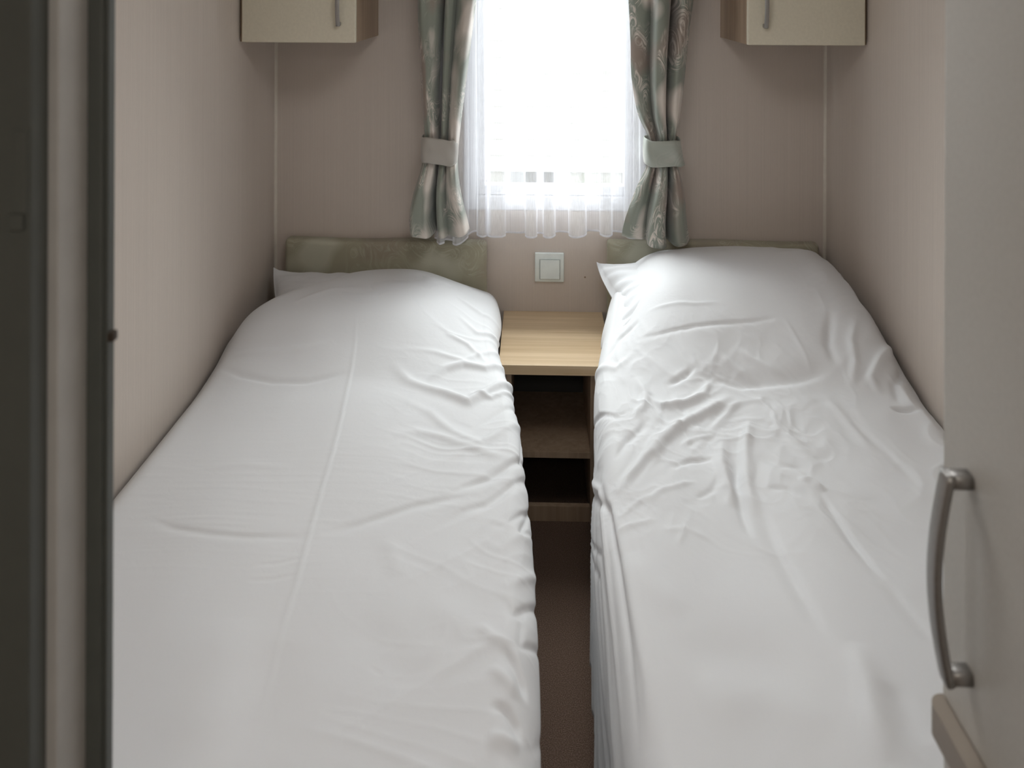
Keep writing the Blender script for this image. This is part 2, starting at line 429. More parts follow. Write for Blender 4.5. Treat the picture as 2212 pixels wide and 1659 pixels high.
# flush fill lamp added above the frame to brighten the room evenly
def lathe(name, prof, cx, cy, mat, parent, n=48):
    vs = [(cx + r * math.cos(2 * math.pi * k / n), cy + r * math.sin(2 * math.pi * k / n), z) for r, z in prof for k in range(n)]
    m = len(prof)
    fs = [[j * n + k, j * n + (k + 1) % n, (j + 1) * n + (k + 1) % n, (j + 1) * n + k] for j in range(m - 1) for k in range(n)]
    fs += [list(range(n)), list(range((m - 1) * n, m * n))]
    return obj(name, vs, fs, mat, parent, True)
em = bpy.data.materials.new('fill lamp diffuser'); em.use_nodes = True
ep = em.node_tree.nodes['Principled BSDF']; ep.inputs['Emission Color'].default_value = (1.0, .995, .985, 1); ep.inputs['Emission Strength'].default_value = FILL_LAMP
cl = thing('fill_lamp', 'round flush fill lamp added unseen to brighten the room', 'fill lamp', (.05, 1.38, ZC))
lathe('lamp_base', [(.275, ZC), (.275, ZC - .02), (.25, ZC - .026)], .05, 1.38, M['upvc'], cl)
lathe('diffuser', [(.255, ZC - .022), (.24, ZC - .05), (.16, ZC - .068), (.02, ZC - .075)], .05, 1.38, em, cl)

# ------------------------------------------------------------------ wall cupboards
def bow_handle(name, p0, p1, out, parent, w=.014, t=.0075, rise=.032, side=None):
    """bow handle: two square feet and an arched flat bar between them"""
    p0 = Vector(p0); p1 = Vector(p1); out = Vector(out); d = (p1 - p0).normalized()
    side = Vector(side) if side else d.cross(out).normalized()
    pts = []
    n = 28
    for i in range(n + 1):
        u = i / n
        pts.append(p0 + (p1 - p0) * u + out * (rise * (.62 + .38 * math.sin(math.pi * u)) if 0 < u < 1 else rise * .60))
    vs, fs = sweep(pts, w, t, side)
    for p in (p0 + d * .006, p1 - d * .006):
        v2, f2 = sweep([p, p + out * rise * .3, p + out * rise * .68], w * .95, .013, side)
        b = len(vs); vs += v2; fs += [[i + b for i in f] for f in f2]
    return obj(name, vs, fs, M['pewter'], parent, True)

def cupboard(x0, x1, inner, label):
    """x0..x1 is the width; inner = -1 when the handle is near x0, +1 near x1"""
    zb, zt = 1.427, 2.05; yf, yk = 2.462, YB
    t = thing('wall_cupboard', label, 'cupboard', ((x0 + x1) / 2, YB, zb), 'wall cupboards in the corners over the beds')
    bm = bmesh.new()
    add_box(bm, x0, x0 + .015, yf, yk, zb, zt, .001); add_box(bm, x1 - .015, x1, yf, yk, zb, zt, .001)
    add_box(bm, x0 + .015, x1 - .015, yf, yk, zb + .002, zb + .017); add_box(bm, x0 + .015, x1 - .015, yf, yk, zt - .015, zt)
    add_box(bm, x0 + .015, x1 - .015, yk - .006, yk, zb + .017, zt - .015)
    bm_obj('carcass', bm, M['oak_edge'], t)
    dx0, dx1 = (x0 + .010, x1 - .001) if inner > 0 else (x0 + .001, x1 - .010)
    if inner > 0: dx1 = x1 - .001
    d = box('door', dx0, dx1, yf - .019, yf - .001, zb - .001, zt, M['cream'], t, .004, 3, True)
    hx = dx1 - .050 if inner > 0 else dx0 + .050
    bow_handle('handle', (hx, yf - .019, 1.478), (hx, yf - .019, 1.606), (0, -1, 0), d, .0125, .007, .026)
    return t
cupboard(XL + .001, -.542, 1, 'cream-doored wall cupboard in the left corner, left of the window')
cupboard(.637, XR - .001, -1, 'cream-doored wall cupboard in the right corner, right of the window')

# ------------------------------------------------------------------ switch, bedside cabinet
s = thing('light_switch', 'square white light switch on the wall above the bedside cabinet', 'light switch', (.054, YB, .632))
box('switch_plate', .004, .104, YB - .010, YB, .582, .682, M['switch'], s, .0035, 3, True)
bm = bmesh.new(); add_box(bm, .020, .091, YB - .0135, YB - .009, .592, .661, .001)
bm_obj('switch_surround', bm, M['switch_gap'], s)
bm = bmesh.new(); add_box(bm, .0225, .0885, YB - .018, YB - .0125, .5945, .6585, .0012)
for v in bm.verts:
    if v.co.z > .64: v.co.y += .0035
bm_obj('rocker', bm, M['switch'], s)

n = thing('bedside_cabinet', 'light oak bedside cabinet with open shelves, standing between the two beds', 'bedside cabinet', (.06, 2.6, 0))
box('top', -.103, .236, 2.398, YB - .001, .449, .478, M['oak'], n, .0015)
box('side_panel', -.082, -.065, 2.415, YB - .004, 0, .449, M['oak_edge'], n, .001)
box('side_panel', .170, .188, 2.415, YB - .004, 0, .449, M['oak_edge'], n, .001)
box('shelf', -.065, .170, 2.42, YB - .02, .192, .210, M['oak_edge'], n, .001)  # darker carcass wood stands in for the shade on the shelf
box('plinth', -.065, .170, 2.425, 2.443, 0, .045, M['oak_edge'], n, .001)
box('back_panel', -.065, .170, YB - .012, YB - .005, .045, .449, M['shaded_board'], n, label='back panel with shade put into its colour')

# ------------------------------------------------------------------ headboards
def headboard(x0, x1, z1, label):
    bm = bmesh.new(); add_box(bm, x0, x1, YB - .052, YB - .002, .36, z1, .016, 4)
    bmesh.ops.subdivide_edges(bm, edges=[e for e in bm.edges if e.calc_length() > .1], cuts=12, use_grid_fill=True)
    for v in bm.verts:
        if v.co.y < YB - .03:
            u = (v.co.x - x0) / (x1 - x0)
            v.co.y -= .006 * (4 * u * (1 - u)) ** .5 if 0 < u < 1 else 0
        v.co.z += .0025 * math.sin(v.co.x * 13) if v.co.z > z1 - .02 else 0
    o = bm_obj('headboard', bm, M['headboard'], None, True, ((x0 + x1) / 2, YB - .03, .36))
    return tag(o, label, 'headboard', 'upholstered headboards on the back wall')
headboard(-.852, -.160, .729, 'olive swirl-patterned headboard on the wall behind the left bed')
headboard(.250, .960, .736, 'olive swirl-patterned headboard on the wall behind the right bed')

# ------------------------------------------------------------------ beds
def bed(x0, x1, y0, zt, label):
    b = thing('bed', label, 'bed', ((x0 + x1) / 2, (y0 + 2.73) / 2, 0), 'twin single beds')
    bm = bmesh.new(); add_box(bm, x0 + .01, x1 - .01, y0 + .02, 2.735, .06, .27, .006)
    bm_obj('bed_base', bm, M['bed_base'], b)
    for (px, py) in ((x0 + .06, y0 + .08), (x1 - .06, y0 + .08), (x0 + .06, 2.66), (x1 - .06, 2.66)):
        box('leg', px - .02, px + .02, py - .02, py + .02, 0, .06, M['bed_base'], b, .003)
    bm = bmesh.new(); add_box(bm, x0, x1, y0, 2.735, .27, zt, .035, 5)
    bm_obj('mattress', bm, M['mattress'], b, True)
bed(XL + .006, -.135, .97, .475, 'left single bed, its mattress hidden under a smoother white duvet')
bed(.242, XR - .006, .97, .49, 'right single bed, its mattress hidden under a crumpled white duvet')

def pillow(name, cx, cy, cz, sx, sy, sz, rot, label, curl=(0, 0), tilt=0):
    nu, nv = 70, 50
    u = np.linspace(-1, 1, nu)[:, None] * np.ones((1, nv)); v = np.linspace(-1, 1, nv)[None, :] * np.ones((nu, 1))
    # pinched, slightly drawn-out corners
    pin = 1 - .07 * (1 - np.abs(v) ** 2.2) * np.abs(u) ** 3
    pin2 = 1 - .09 * (1 - np.abs(u) ** 2.2) * np.abs(v) ** 3
    X = u * sx / 2 * pin * (1 - .13 * sst(.95, -.2, v) * np.abs(u) ** 2); Y = v * sy / 2 * pin2
    th = np.clip((1 - np.abs(u) ** 2.6), 0, 1) ** .55 * np.clip((1 - np.abs(v) ** 2.6), 0, 1) ** .55
    wr = .006 * fbm(u * 3 + 4, v * 2.4 + 9, 3) * th
    ang = np.arctan2(v, u)
    rad = np.maximum(np.abs(u), np.abs(v))
    wr = wr + .0035 * np.sin(ang * 26 + 3 * fbm(u * 2, v * 2, 1)) * sst(.55, .92, rad) * sst(1, .95, rad)
    lift = np.where(u < 0, curl[0], curl[1]) * (np.abs(u) ** 3 * np.clip(v, 0, 1) ** 3)
    zt = th * sz * .62 + wr + lift; zb = -th * sz * .38 + lift
    R = Matrix.Rotation(rot, 3, 'Z') @ Matrix.Rotation(tilt, 3, 'X')
    vs = []
    for Z in (zt, zb):
        for a, b, c in zip(X.ravel(), Y.ravel(), Z.ravel()):
            q = R @ Vector((a, b, c)); vs.append((cx + q.x, cy + q.y, cz + q.z))
    g = np.array(grid_faces(nu, nv)); n0 = nu * nv
    fs = g[:, ::-1].tolist() + (g + n0).tolist()
    def rim(a, b): return [a, b, b + n0, a + n0]
    for j in range(nv - 1):
        fs.append(rim(j, j + 1)); fs.append(rim((nu - 1) * nv + j + 1, (nu - 1) * nv + j))
    for i in range(nu - 1):
        fs.append(rim((i + 1) * nv, i * nv)); fs.append(rim(i * nv + nv - 1, (i + 1) * nv + nv - 1))
    o = obj(name, vs, fs, M['linen_pillow'], None, True, None, None, (cx, cy, cz))
    return tag(o, label, 'pillow', 'pillows under the duvets')
PILLOWS = [('pillow', -.530, 2.525, .572, .68, .40, .150, math.radians(2), 'white pillow under the left duvet, one corner showing against the left wall', (.058, -.05), .10),
           ('pillow', .568, 2.50, .600, .745, .42, .20, math.radians(-4), 'white pillow under the right duvet, its corner poking out over the bedside cabinet', (.05, -.03), .12)]
for a in PILLOWS: pillow(*a)

# creases: (list of (X, Y) points on the bed in metres, height, width on one side, width on the other side)
#CREASES-BEGIN
CR_LEFT = [
    ([(-0.488,2.38),(-0.473,2.25),(-0.464,2.096),(-0.446,1.946),(-0.432,1.801),(-0.426,1.701),(-0.416,1.584),(-0.407,1.492),(-0.398,1.409),(-0.393,1.334),(-0.38,1.23),(-0.372,1.147),(-0.359,1.072)],0.0019,0.0022,0.006),
    ([(-0.841,2.18),(-0.759,2.13),(-0.666,2.105),(-0.577,2.105),(-0.51,2.13),(-0.479,2.15)],-0.005,0.014,0.009),
    ([(-0.813,2.217),(-0.683,2.217),(-0.609,2.23),(-0.536,2.259)],0.003,0.012,0.014),
    ([(-0.747,1.584),(-0.674,1.547),(-0.606,1.534),(-0.526,1.53),(-0.437,1.538),(-0.394,1.547)],-0.003,0.006,0.012),
    ([(-0.394,1.547),(-0.339,1.571),(-0.281,1.605),(-0.222,1.638),(-0.146,1.663),(-0.092,1.676)],-0.005,0.009,0.016),
    ([(-0.359,2.192),(-0.34,2.159),(-0.309,2.121),(-0.262,2.096),(-0.21,2.076),(-0.149,2.042),(0.164,2.396),(0.084,2.184)],0.013,0.014,0.016),
    ([(-0.26,2.121),(-0.219,2.18),(-0.171,2.209),(-0.11,2.205),(-0.002,2.288)],0.009,0.012,0.012),
    ([(-0.341,2.242),(-0.247,2.242),(-0.169,2.225),(0.048,2.417),(-0.011,2.259)],0.004,0.008,0.009),
    ([(-0.184,2.43),(-0.124,2.371),(0.016,2.446),(-0.064,2.225)],0.007,0.008,0.01),
    ([(-0.224,2.33),(-0.155,2.3),(-0.103,2.234)],0.0045,0.008,0.009),
    ([(-0.151,2.084),(-0.091,2.067),(0.031,2.184)],0.006,0.007,0.008),
    ([(-0.311,2.03),(-0.237,1.984),(-0.173,1.909),(-0.103,1.859),(0.172,2.213)],0.005,0.014,0.012),
    ([(-0.199,1.967),(-0.129,1.926),(0.186,2.305),(0.057,2.005)],-0.0045,0.009,0.012),
    ([(-0.309,1.871),(-0.26,1.905),(-0.201,1.892),(-0.137,1.855),(-0.08,1.821),(-0.032,1.801)],0.005,0.014,0.014),
    ([(-0.176,1.655),(-0.131,1.701),(-0.077,1.734),(0.09,1.942)],-0.006,0.008,0.012),
    ([(-0.174,1.563),(-0.124,1.626),(-0.078,1.651),(0.187,2.009)],-0.006,0.008,0.014),
    ([(-0.077,1.592),(-0.043,1.58),(0.302,2.071),(0.192,1.826)],-0.008,0.005,0.008),
    ([(-0.085,1.547),(-0.046,1.522),(0.271,1.888)],0.004,0.01,0.012),
    ([(-0.058,1.397),(-0.028,1.384),(-0.017,1.359),(0.331,1.767)],-0.009,0.007,0.01),
    ([(-0.046,1.438),(-0.025,1.426),(0.219,1.726)],0.007,0.01,0.01),
    ([(-0.032,1.288),(-0.013,1.259),(0.002,1.23),(0.005,1.205)],-0.009,0.006,0.01),
    ([(-0.049,1.251),(-0.021,1.222),(-0.007,1.197)],0.006,0.009,0.01),
    ([(-0.044,1.188),(-0.023,1.176),(-0.007,1.159),(-0.001,1.138)],-0.009,0.006,0.01),
    ([(-0.048,1.13),(-0.026,1.13),(-0.001,1.122)],0.007,0.01,0.012),
    ([(-0.075,1.334),(-0.045,1.301),(-0.016,1.292)],0.005,0.01,0.012),
    ([(-0.491,1.455),(-0.449,1.463),(-0.407,1.48)],-0.0015,0.003,0.005),
    ([(-0.491,1.417),(-0.449,1.422),(-0.402,1.438)],-0.0015,0.003,0.005),
    ([(-0.236,1.242),(-0.21,1.23)],-0.002,0.003,0.004),
    ([(-0.47,1.33),(-0.461,1.197),(-0.456,1.092)],0.006,0.05,0.04),
    ([(-0.376,1.284),(-0.384,1.18),(-0.388,1.08)],-0.004,0.04,0.04),
    ([(-0.263,1.538),(-0.241,1.488),(-0.22,1.434)],0.003,0.018,0.02),
    ([(-0.714,1.746),(-0.625,1.763),(-0.499,1.746)],0.0015,0.014,0.014),
    ([(-0.181,1.376),(-0.118,1.351),(-0.058,1.305)],0.004,0.03,0.03),
    ([(-0.283,1.338),(-0.202,1.259),(-0.134,1.184)],-0.004,0.04,0.04),
    ([(-0.197,2.542),(-0.109,2.492),(-0.002,2.505)],0.005,0.012,0.012),
    ([(0.002,1.988),(-0.002,1.826),(0.077,1.813),(-0.003,1.58),(0.249,1.838),(0.29,1.805)],-0.006,0.006,0.008),
    ([(0.005,1.405),(-0.005,1.297),(0.339,1.613)],-0.006,0.006,0.008),
    ([(0.138,1.472),(0.303,1.58),(0.265,1.455),(0.005,1.117)],-0.006,0.006,0.008),
    ([(-0.689,2.459),(-0.584,2.5),(-0.465,2.488)],0.003,0.014,0.014),
]
CR_RIGHT = [
    ([(0.241,2.255),(0.308,2.246),(0.389,2.246),(0.478,2.255),(0.567,2.259),(0.655,2.271)],-0.004,0.0035,0.009),
    ([(0.659,2.271),(0.68,2.221),(0.701,2.159),(0.705,2.113)],0.0022,0.005,0.006),
    ([(0.274,2.342),(0.338,2.33),(0.421,2.321),(0.498,2.321)],0.0025,0.004,0.007),
    ([(0.464,2.175),(0.502,2.138),(0.543,2.101),(0.572,2.088)],0.0045,0.01,0.01),
    ([(0.522,2.184),(0.564,2.15),(0.609,2.121),(0.638,2.101)],0.0045,0.01,0.01),
    ([(0.252,2.126),(0.275,2.059),(0.263,2.001),(0.234,1.955)],0.01,0.012,0.011),
    ([(0.407,2.134),(0.377,2.105),(0.33,2.084)],-0.007,0.007,0.009),
    ([(0.279,2.046),(0.307,2.009),(0.367,2.017),(0.418,2.042),(0.441,2.092)],0.011,0.012,0.009),
    ([(0.248,1.784),(0.289,1.871),(0.342,1.938),(0.406,1.98),(0.458,2.013),(0.49,2.046)],0.013,0.016,0.012),
    ([(0.16,1.655),(0.2,1.73),(0.252,1.817),(0.285,1.909)],0.007,0.009,0.012),
    ([(0.433,1.892),(0.409,1.796),(0.409,1.734),(0.41,1.663)],0.012,0.014,0.016),
    ([(0.513,1.959),(0.477,1.859),(0.449,1.734),(0.442,1.634)],0.01,0.012,0.012),
    ([(0.449,1.821),(0.425,1.734),(0.418,1.646),(0.414,1.571)],-0.009,0.009,0.01),
    ([(0.458,1.676),(0.455,1.538),(0.46,1.442),(0.464,1.342),(0.472,1.301)],-0.007,0.01,0.018),
    ([(0.589,1.709),(0.594,1.638),(0.602,1.559),(0.611,1.497),(0.615,1.447)],-0.008,0.005,0.012),
    ([(0.615,1.447),(0.623,1.38),(0.635,1.288)],-0.004,0.008,0.016),
    ([(0.504,1.305),(0.492,1.222),(0.476,1.159),(0.467,1.092)],0.011,0.024,0.018),
    ([(0.528,1.222),(0.527,1.167),(0.535,1.122)],-0.005,0.016,0.02),
    ([(0.557,1.738),(0.585,1.73),(0.601,1.696)],0.009,0.008,0.009),
    ([(0.217,1.634),(0.253,1.684),(0.305,1.721),(0.349,1.738)],0.0035,0.005,0.007),
    ([(0.163,1.588),(0.197,1.634),(0.237,1.671)],0.0035,0.005,0.006),
    ([(0.263,1.522),(0.283,1.563),(0.298,1.613)],0.0025,0.004,0.005),
    ([(0.176,1.78),(0.201,1.846),(0.241,1.905),(0.27,1.959)],-0.007,0.008,0.01),
    ([(0.152,2.238),(0.185,2.305),(0.25,2.325)],-0.006,0.009,0.011),
    ([(-0.055,2.363),(0.192,2.175),(0.245,2.217)],0.007,0.012,0.011),
    ([(-0.146,2.338),(0.191,1.959),(0.239,1.996)],-0.006,0.008,0.01),
    ([(0.797,2.292),(0.768,2.196),(0.774,2.134)],-0.009,0.012,0.014),
    ([(0.862,2.271),(0.831,2.2),(0.825,2.138),(0.794,2.076)],0.008,0.011,0.012),
    ([(0.987,2.271),(0.894,2.159),(0.852,2.101),(0.858,2.051)],0.012,0.014,0.01),
    ([(0.987,2.188),(0.908,2.092),(0.894,2.021)],-0.009,0.009,0.012),
    ([(0.867,2.009),(0.906,2.009),(0.943,2.013)],-0.01,0.005,0.009),
    ([(0.744,1.963),(0.785,1.871),(0.805,1.796),(0.817,1.734)],-0.004,0.008,0.014),
    ([(0.715,2.046),(0.744,1.934),(0.761,1.838)],0.005,0.014,0.014),
    ([(0.401,2.101),(0.517,2.08),(0.658,2.092),(0.763,2.13)],-0.009,0.03,0.014),
    ([(0.235,1.559),(0.29,1.58),(0.339,1.559)],0.002,0.008,0.008),
    ([(0.171,1.492),(0.197,1.422),(0.245,1.351)],0.005,0.03,0.03),
    ([(0.21,1.263),(0.321,1.288),(0.42,1.255)],-0.004,0.04,0.04),
    ([(0.23,1.184),(0.333,1.201),(0.416,1.155)],0.006,0.04,0.04),
    ([(0.593,2.009),(0.585,1.909),(0.601,1.817),(0.633,1.742)],0.004,0.016,0.016),
    ([(0.329,1.859),(0.369,1.892),(0.417,1.901)],0.004,0.006,0.006),
    ([(0.296,1.771),(0.34,1.809),(0.397,1.821)],-0.005,0.006,0.007),
    ([(0.325,1.671),(0.373,1.717),(0.409,1.78)],-0.004,0.006,0.008),
    ([(0.501,1.83),(0.537,1.784),(0.585,1.771)],-0.005,0.009,0.012),
    ([(0.489,1.721),(0.525,1.709),(0.542,1.68)],-0.005,0.007,0.009),
    ([(-0.117,2.238),(0.124,1.738),(0.119,1.571),(0.103,1.401),(0.092,1.276),(0.08,1.172)],0.008,0.006,0.009),
    ([(-0.166,2.271),(0.144,1.651),(0.148,1.48),(0.145,1.309),(0.136,1.192),(0.126,1.126)],-0.008,0.006,0.009),
    ([(0.132,1.792),(0.159,1.605),(0.165,1.438),(0.166,1.309),(0.166,1.222),(0.154,1.138)],0.007,0.012,0.009),
    ([(-0.055,2.138),(-0.229,2.2),(0.066,1.555),(0.039,1.426),(-0.021,1.317)],-0.007,0.005,0.007),
    ([(-0.256,2.242),(0.092,1.584),(0.078,1.43),(0.054,1.301),(0.027,1.226)],-0.006,0.004,0.006),
    ([(0.143,1.542),(0.18,1.567),(0.238,1.596)],0.003,0.006,0.007),
    ([(0.505,2.026),(0.446,1.959),(0.401,1.909)],0.005,0.009,0.009),
]
#CREASES-END
def crease_field(X, Y, creases):
    D = np.zeros_like(X)
    for pts, A, w1, w2 in creases:
        P = np.array(pts, float)
        seg = np.hypot(*(P[1:] - P[:-1]).T); cum = np.concatenate([[0], np.cumsum(seg)]); tot = cum[-1]
        lo = P.min(0) - 4 * max(w1, w2); hi = P.max(0) + 4 * max(w1, w2)
        msk = (X > lo[0]) & (X < hi[0]) & (Y > lo[1]) & (Y < hi[1])
        x = X[msk]; y = Y[msk]
        best = np.full(x.shape, 9.); sg = np.zeros(x.shape); al = np.zeros(x.shape)
        for k in range(len(P) - 1):
            d = P[k+1] - P[k]; l2 = d @ d
            t = np.clip(((x - P[k, 0]) * d[0] + (y - P[k, 1]) * d[1]) / l2, 0, 1)
            qx = x - P[k, 0] - t * d[0]; qy = y - P[k, 1] - t * d[1]
            r = np.hypot(qx, qy); m = r < best
            best[m] = r[m]; sg[m] = np.sign(d[0] * qy - d[1] * qx)[m]; al[m] = (cum[k] + t * seg[k])[m]
        wd = np.where(sg > 0, w1, w2)
        taper = np.clip(np.minimum(al, tot - al) / (tot * .35), 0, 1); taper = np.sin(taper * math.pi / 2)
        D[msk] += A * taper * np.exp(-(best / wd) ** 2)
    return D

#SURF-BEGIN
def duvet_top_left(a, Y):
    """height of the left duvet; a = distance from the wall"""
    X = XL + a
    z = .547 + .012 * np.sin(np.clip(a / .8, 0, 1) * math.pi)
    hy = ip(Y, [.9, 2.00, 2.12, 2.24, 2.36, 2.48, 2.60, 2.68, 2.74], [0, 0, .006, .040, .080, .101, .105, .088, .055])
    hx = ip(X, [-.95, -.88, -.80, -.70, -.48, -.36, -.26, -.17, -.08], [.20, .50, .82, .97, 1.0, .96, .72, .42, .05])
    return z + hy * hx - .045 * np.exp(-(a / .035) ** 2)
def duvet_top_right(a, Y):
    """height of the right duvet; a = distance from the right wall"""
    X = XR - a
    z = .560 + .010 * np.sin(np.clip(a / .8, 0, 1) * math.pi)
    hy = ip(Y, [.9, 1.98, 2.08, 2.18, 2.28, 2.40, 2.52, 2.62, 2.70, 2.75], [0, .004, .022, .066, .118, .162, .180, .182, .164, .130])
    hx = ip(X, [.10, .20, .27, .33, .40, .48, .80, .88, .94, 1.0], [.0, .10, .42, .72, .92, .97, 1.04, 1.03, .86, .52])
    return z + hy * hx - .030 * np.exp(-(a / .035) ** 2)

def duvet_base(side):
    if side < 0:
        top = duvet_top_left
        ae_t = ([.9, 1.3, 1.7, 1.95, 2.15, 2.35, 2.55, 2.74], [.855, .855, .850, .835, .805, .760, .745, .735])   # where the top rolls over
        as_t = ([.9, 1.1, 1.6, 1.8, 2.0, 2.2, 2.35, 2.6, 2.74], [.915, .915, .903, .888, .868, .838, .803, .800, .782])      # widest point of the side
        zb = .20
    else:
        top = duvet_top_right
        ae_t = ([.9, 1.2, 1.41, 1.63, 1.85, 2.0, 2.2, 2.4, 2.6, 2.74], [.800, .800, .802, .806, .806, .80, .79, .765, .735, .71])
        as_t = ([.9, 1.3, 1.6, 1.8, 1.95, 2.07, 2.2, 2.4, 2.6, 2.74], [.868, .871, .873, .864, .849, .842, .830, .795, .792, .765])
        zb = .10
    nY = 430; nT, nR, nS = 200, 34, 46
    Yv = np.linspace(.955, 2.742, nY)
    T, V = np.meshgrid(np.arange(nT + nR + nS), Yv, indexing='ij')
    ae = ip(V, *ae_t); asd = ip(V, *as_t)
    # the head end of the duvet is cut at a slant so a pillow corner shows
    n_all = nT + nR + nS
    i = T.astype(float)
    a = np.empty_like(V); z = np.empty_like(V)
    mT = i < nT; mR = (i >= nT) & (i < nT + nR); mS = i >= nT + nR
    uT = i / (nT - 1)
    a0 = .010
    at = a0 + (ae - a0) * uT
    if side < 0:
        shrink = .13 * sst(2.0, 2.0, V) * 0
    a[mT] = at[mT]
    ze = top(ae, V)
    z[mT] = top(at, V)[mT]
    r = np.clip((asd - ae) * 1.25, .03, .11) if side < 0 else np.clip((asd - ae) * 2.1, .03, .16)
    # over the cabinet the side stops on the cabinet top, elsewhere it hangs down
    over = sst(2.36, 2.44, V)
    zlow = zb * (1 - over) + .488 * over
    th = np.clip((i - nT + 1) / nR, 0, 1) * math.pi / 2
    # slope at the edge for a continuous roll-over
    a[mR] = (ae + (asd - ae) * np.sin(th))[mR]
    dz = (top(ae, V) - top(ae - .01, V)) / .01
    rr = np.minimum(r, np.maximum(ze - zlow - .01, .012))
    z[mR] = (ze - rr * (1 - np.cos(th)) + dz * (asd - ae) * np.sin(th) * .6 * np.cos(th))[mR]
    uS = np.clip((i - nT - nR + 1) / nS, 0, 1)
    zs = ze - rr
    tuck = .016 * sst(0, .35, uS) * (1 - over) if side < 0 else .004 * uS
    a[mS] = (asd - tuck - over * .03 * uS)[mS]
    z[mS] = (zs + (zlow - zs) * uS)[mS]
    X = XL + a if side < 0 else XR - a
    # arc coordinate across, so that creases continue over the edge
    da = np.diff(a, axis=0); dzz = np.diff(z, axis=0)
    s = np.concatenate([np.zeros((1, nY)), np.cumsum(np.hypot(da, dzz), 0)], 0)
    sx = XL + .01 + s if side < 0 else XR - .01 - s
    return a, z, s, sx, V, i, ae, asd, ze, zlow, over, n_all, nY, nT
#SURF-END
def duvet(side, label):
    a, z, s, sx, V, i, ae, asd, ze, zlow, over, n_all, nY, nT = duvet_base(side)
    C = crease_field(sx, V, CR_LEFT if side < 0 else CR_RIGHT)
    D = np.zeros_like(C)
    # soft general rumple of the filling and finer wrinkles fanning away from the edge
    if side < 0:
        q = sx * .9 + V * .35
        D += .0042 * fbm(sx * 5 + 3, V * 3.2 + 1, 2) * sst(.0, .12, a)
        edge = sst(.42, .85, s)
        wv = V + .25 * s + .05 * fbm(sx * 4, V * 4, 2)
        D += edge * .0022 * (ridged(wv * 15 + 7, s * 2.6, 2) - .6) * sst(2.55, 2.35, V)
        low = sst(2.2, 1.9, V) * edge
        D += low * .0028 * (ridged(V * 8 - s * 7, s * 4 + 2, 2) - .6)
        mid = np.exp(-((V - 1.62) / .30) ** 2)
        D += .0005 * mid * (ridged(V * 42, s * 3.5, 2) - .6) * (1 - edge)
    else:
        D += .0055 * fbm(sx * 5.3 + 23, V * 3.6 + 11, 2) * sst(.0, .1, a)
        crum = np.exp(-((V - 1.90) / .30) ** 2) * sst(.15, .45, s)
        wx = sx + .05 * fbm(sx * 7, V * 7, 2); wy = V + .05 * fbm(sx * 7 + 40, V * 7 + 3, 2)
        D += crum * .0050 * (ridged(wx * 9 + wy * 5, wy * 5 - wx * 3, 2) - .6)
        D += crum * .0026 * (ridged(wx * 27 - wy * 12, wy * 18 + wx * 9, 2) - .6)
        D += .0020 * (ridged(wx * 7.5 + wy * 4.0 + 3, wy * 1.6 - wx * 1.2, 1) - .5) * sst(2.1, 1.7, V)
        wall = sst(.30, .05, a) * sst(1.2, 1.6, V)
        D += wall * .006 * (ridged(V * 9 + a * 6, a * 8, 2) - .6)
    D *= .25 + .75 * sst(0, .03, a)
    C *= .25 + .75 * sst(0, .03, a)
    roll = sst(0, .20, np.clip((ze - z) / (ze - zlow + 1e-6), 0, 1) * (i >= nT))
    D = D * (1 - .85 * roll) + C * (1 - .5 * roll)
    # normals of the smooth surface in the plane across the bed
    sgn = -1 if side > 0 else 1
    ga = np.gradient(a, axis=0); gz = np.gradient(z, axis=0); ln = np.hypot(ga, gz) + 1e-9
    na = -gz / ln * 1.0; nz = ga / ln
    # hanging folds
    hang = np.zeros_like(V)
    ht = np.clip((ze - z) / (ze - zlow + 1e-6), 0, 1) * (i >= nT)
    if side > 0:
        phi = np.arctan2(np.maximum(ze - z, 0) + .02, np.maximum(1.98 - V, 0) + .03)
        fold = np.sin(phi * 34 + 2.0 * vnoise(V * 3, z * 2)) * .6 + .4 * np.sin(phi * 71 + 1)
        hang = (.011 * fold) * sst(.12, .5, ht) * sst(1.99, 1.85, V)
        hang += .009 * vnoise(V * 3.3 + 8, ht * 1.5) * sst(.1, .7, ht) * (1 - over)
    else:
        hang = (.007 * np.sin(V * 13 + 2.5 * vnoise(V * 2.1, z * 3)) + .004 * vnoise(V * 11, ht * 2)) * sst(.25, .9, ht) * (1 - over)
        hang += .003 * vnoise(V * 7 + 60, ht) * sst(.0, .3, ht) * (1 - over)
    a2 = a + na * D + hang
    z2 = z + nz * D
    # never sink into the wall
    a2 = np.maximum(a2, .003)
    if side > 0: a2 = a2
    X2 = XL + a2 if side < 0 else XR - a2
    # slanted head end
    Y2 = V.copy()
    if side < 0:
        cut = ip(np.clip(s, 0, 1.1), [0, .06, .16, .26, .36, .8, 1.1], [.27, .24, .165, .06, .0, .0, .0])
        Y2 = V - cut * sst(2.2, 2.742, V)
    else:
        cut = ip(np.clip(s, 0, 1.4), [0, .3, .6, .72, .80, .9, 1.4], [.0, .0, .0, .02, .10, .17, .2])
        Y2 = V - cut * sst(2.3, 2.742, V)
    # the head edge turns down behind the pillow
    fall = sst(2.715, 2.742, V); z2 = z2 - .02 * fall
    vs = np.stack([X2, Y2, z2], -1).reshape(-1, 3)
    g = np.array(grid_faces(n_all, nY))
    if side < 0: g = g[:, ::-1]
    cx = -.5 if side < 0 else .6
    o = obj('duvet', vs.tolist(), g.tolist(), M['linen'], None, True, None, None, (cx, 1.85, .5))
    sm = o.modifiers.new('thickness', 'SOLIDIFY'); sm.thickness = .007; sm.offset = -1 
    return tag(o, label, 'duvet', 'white duvets on the twin beds')
duvet(-1, 'smooth white duvet with one long pressed crease, on the left bed')
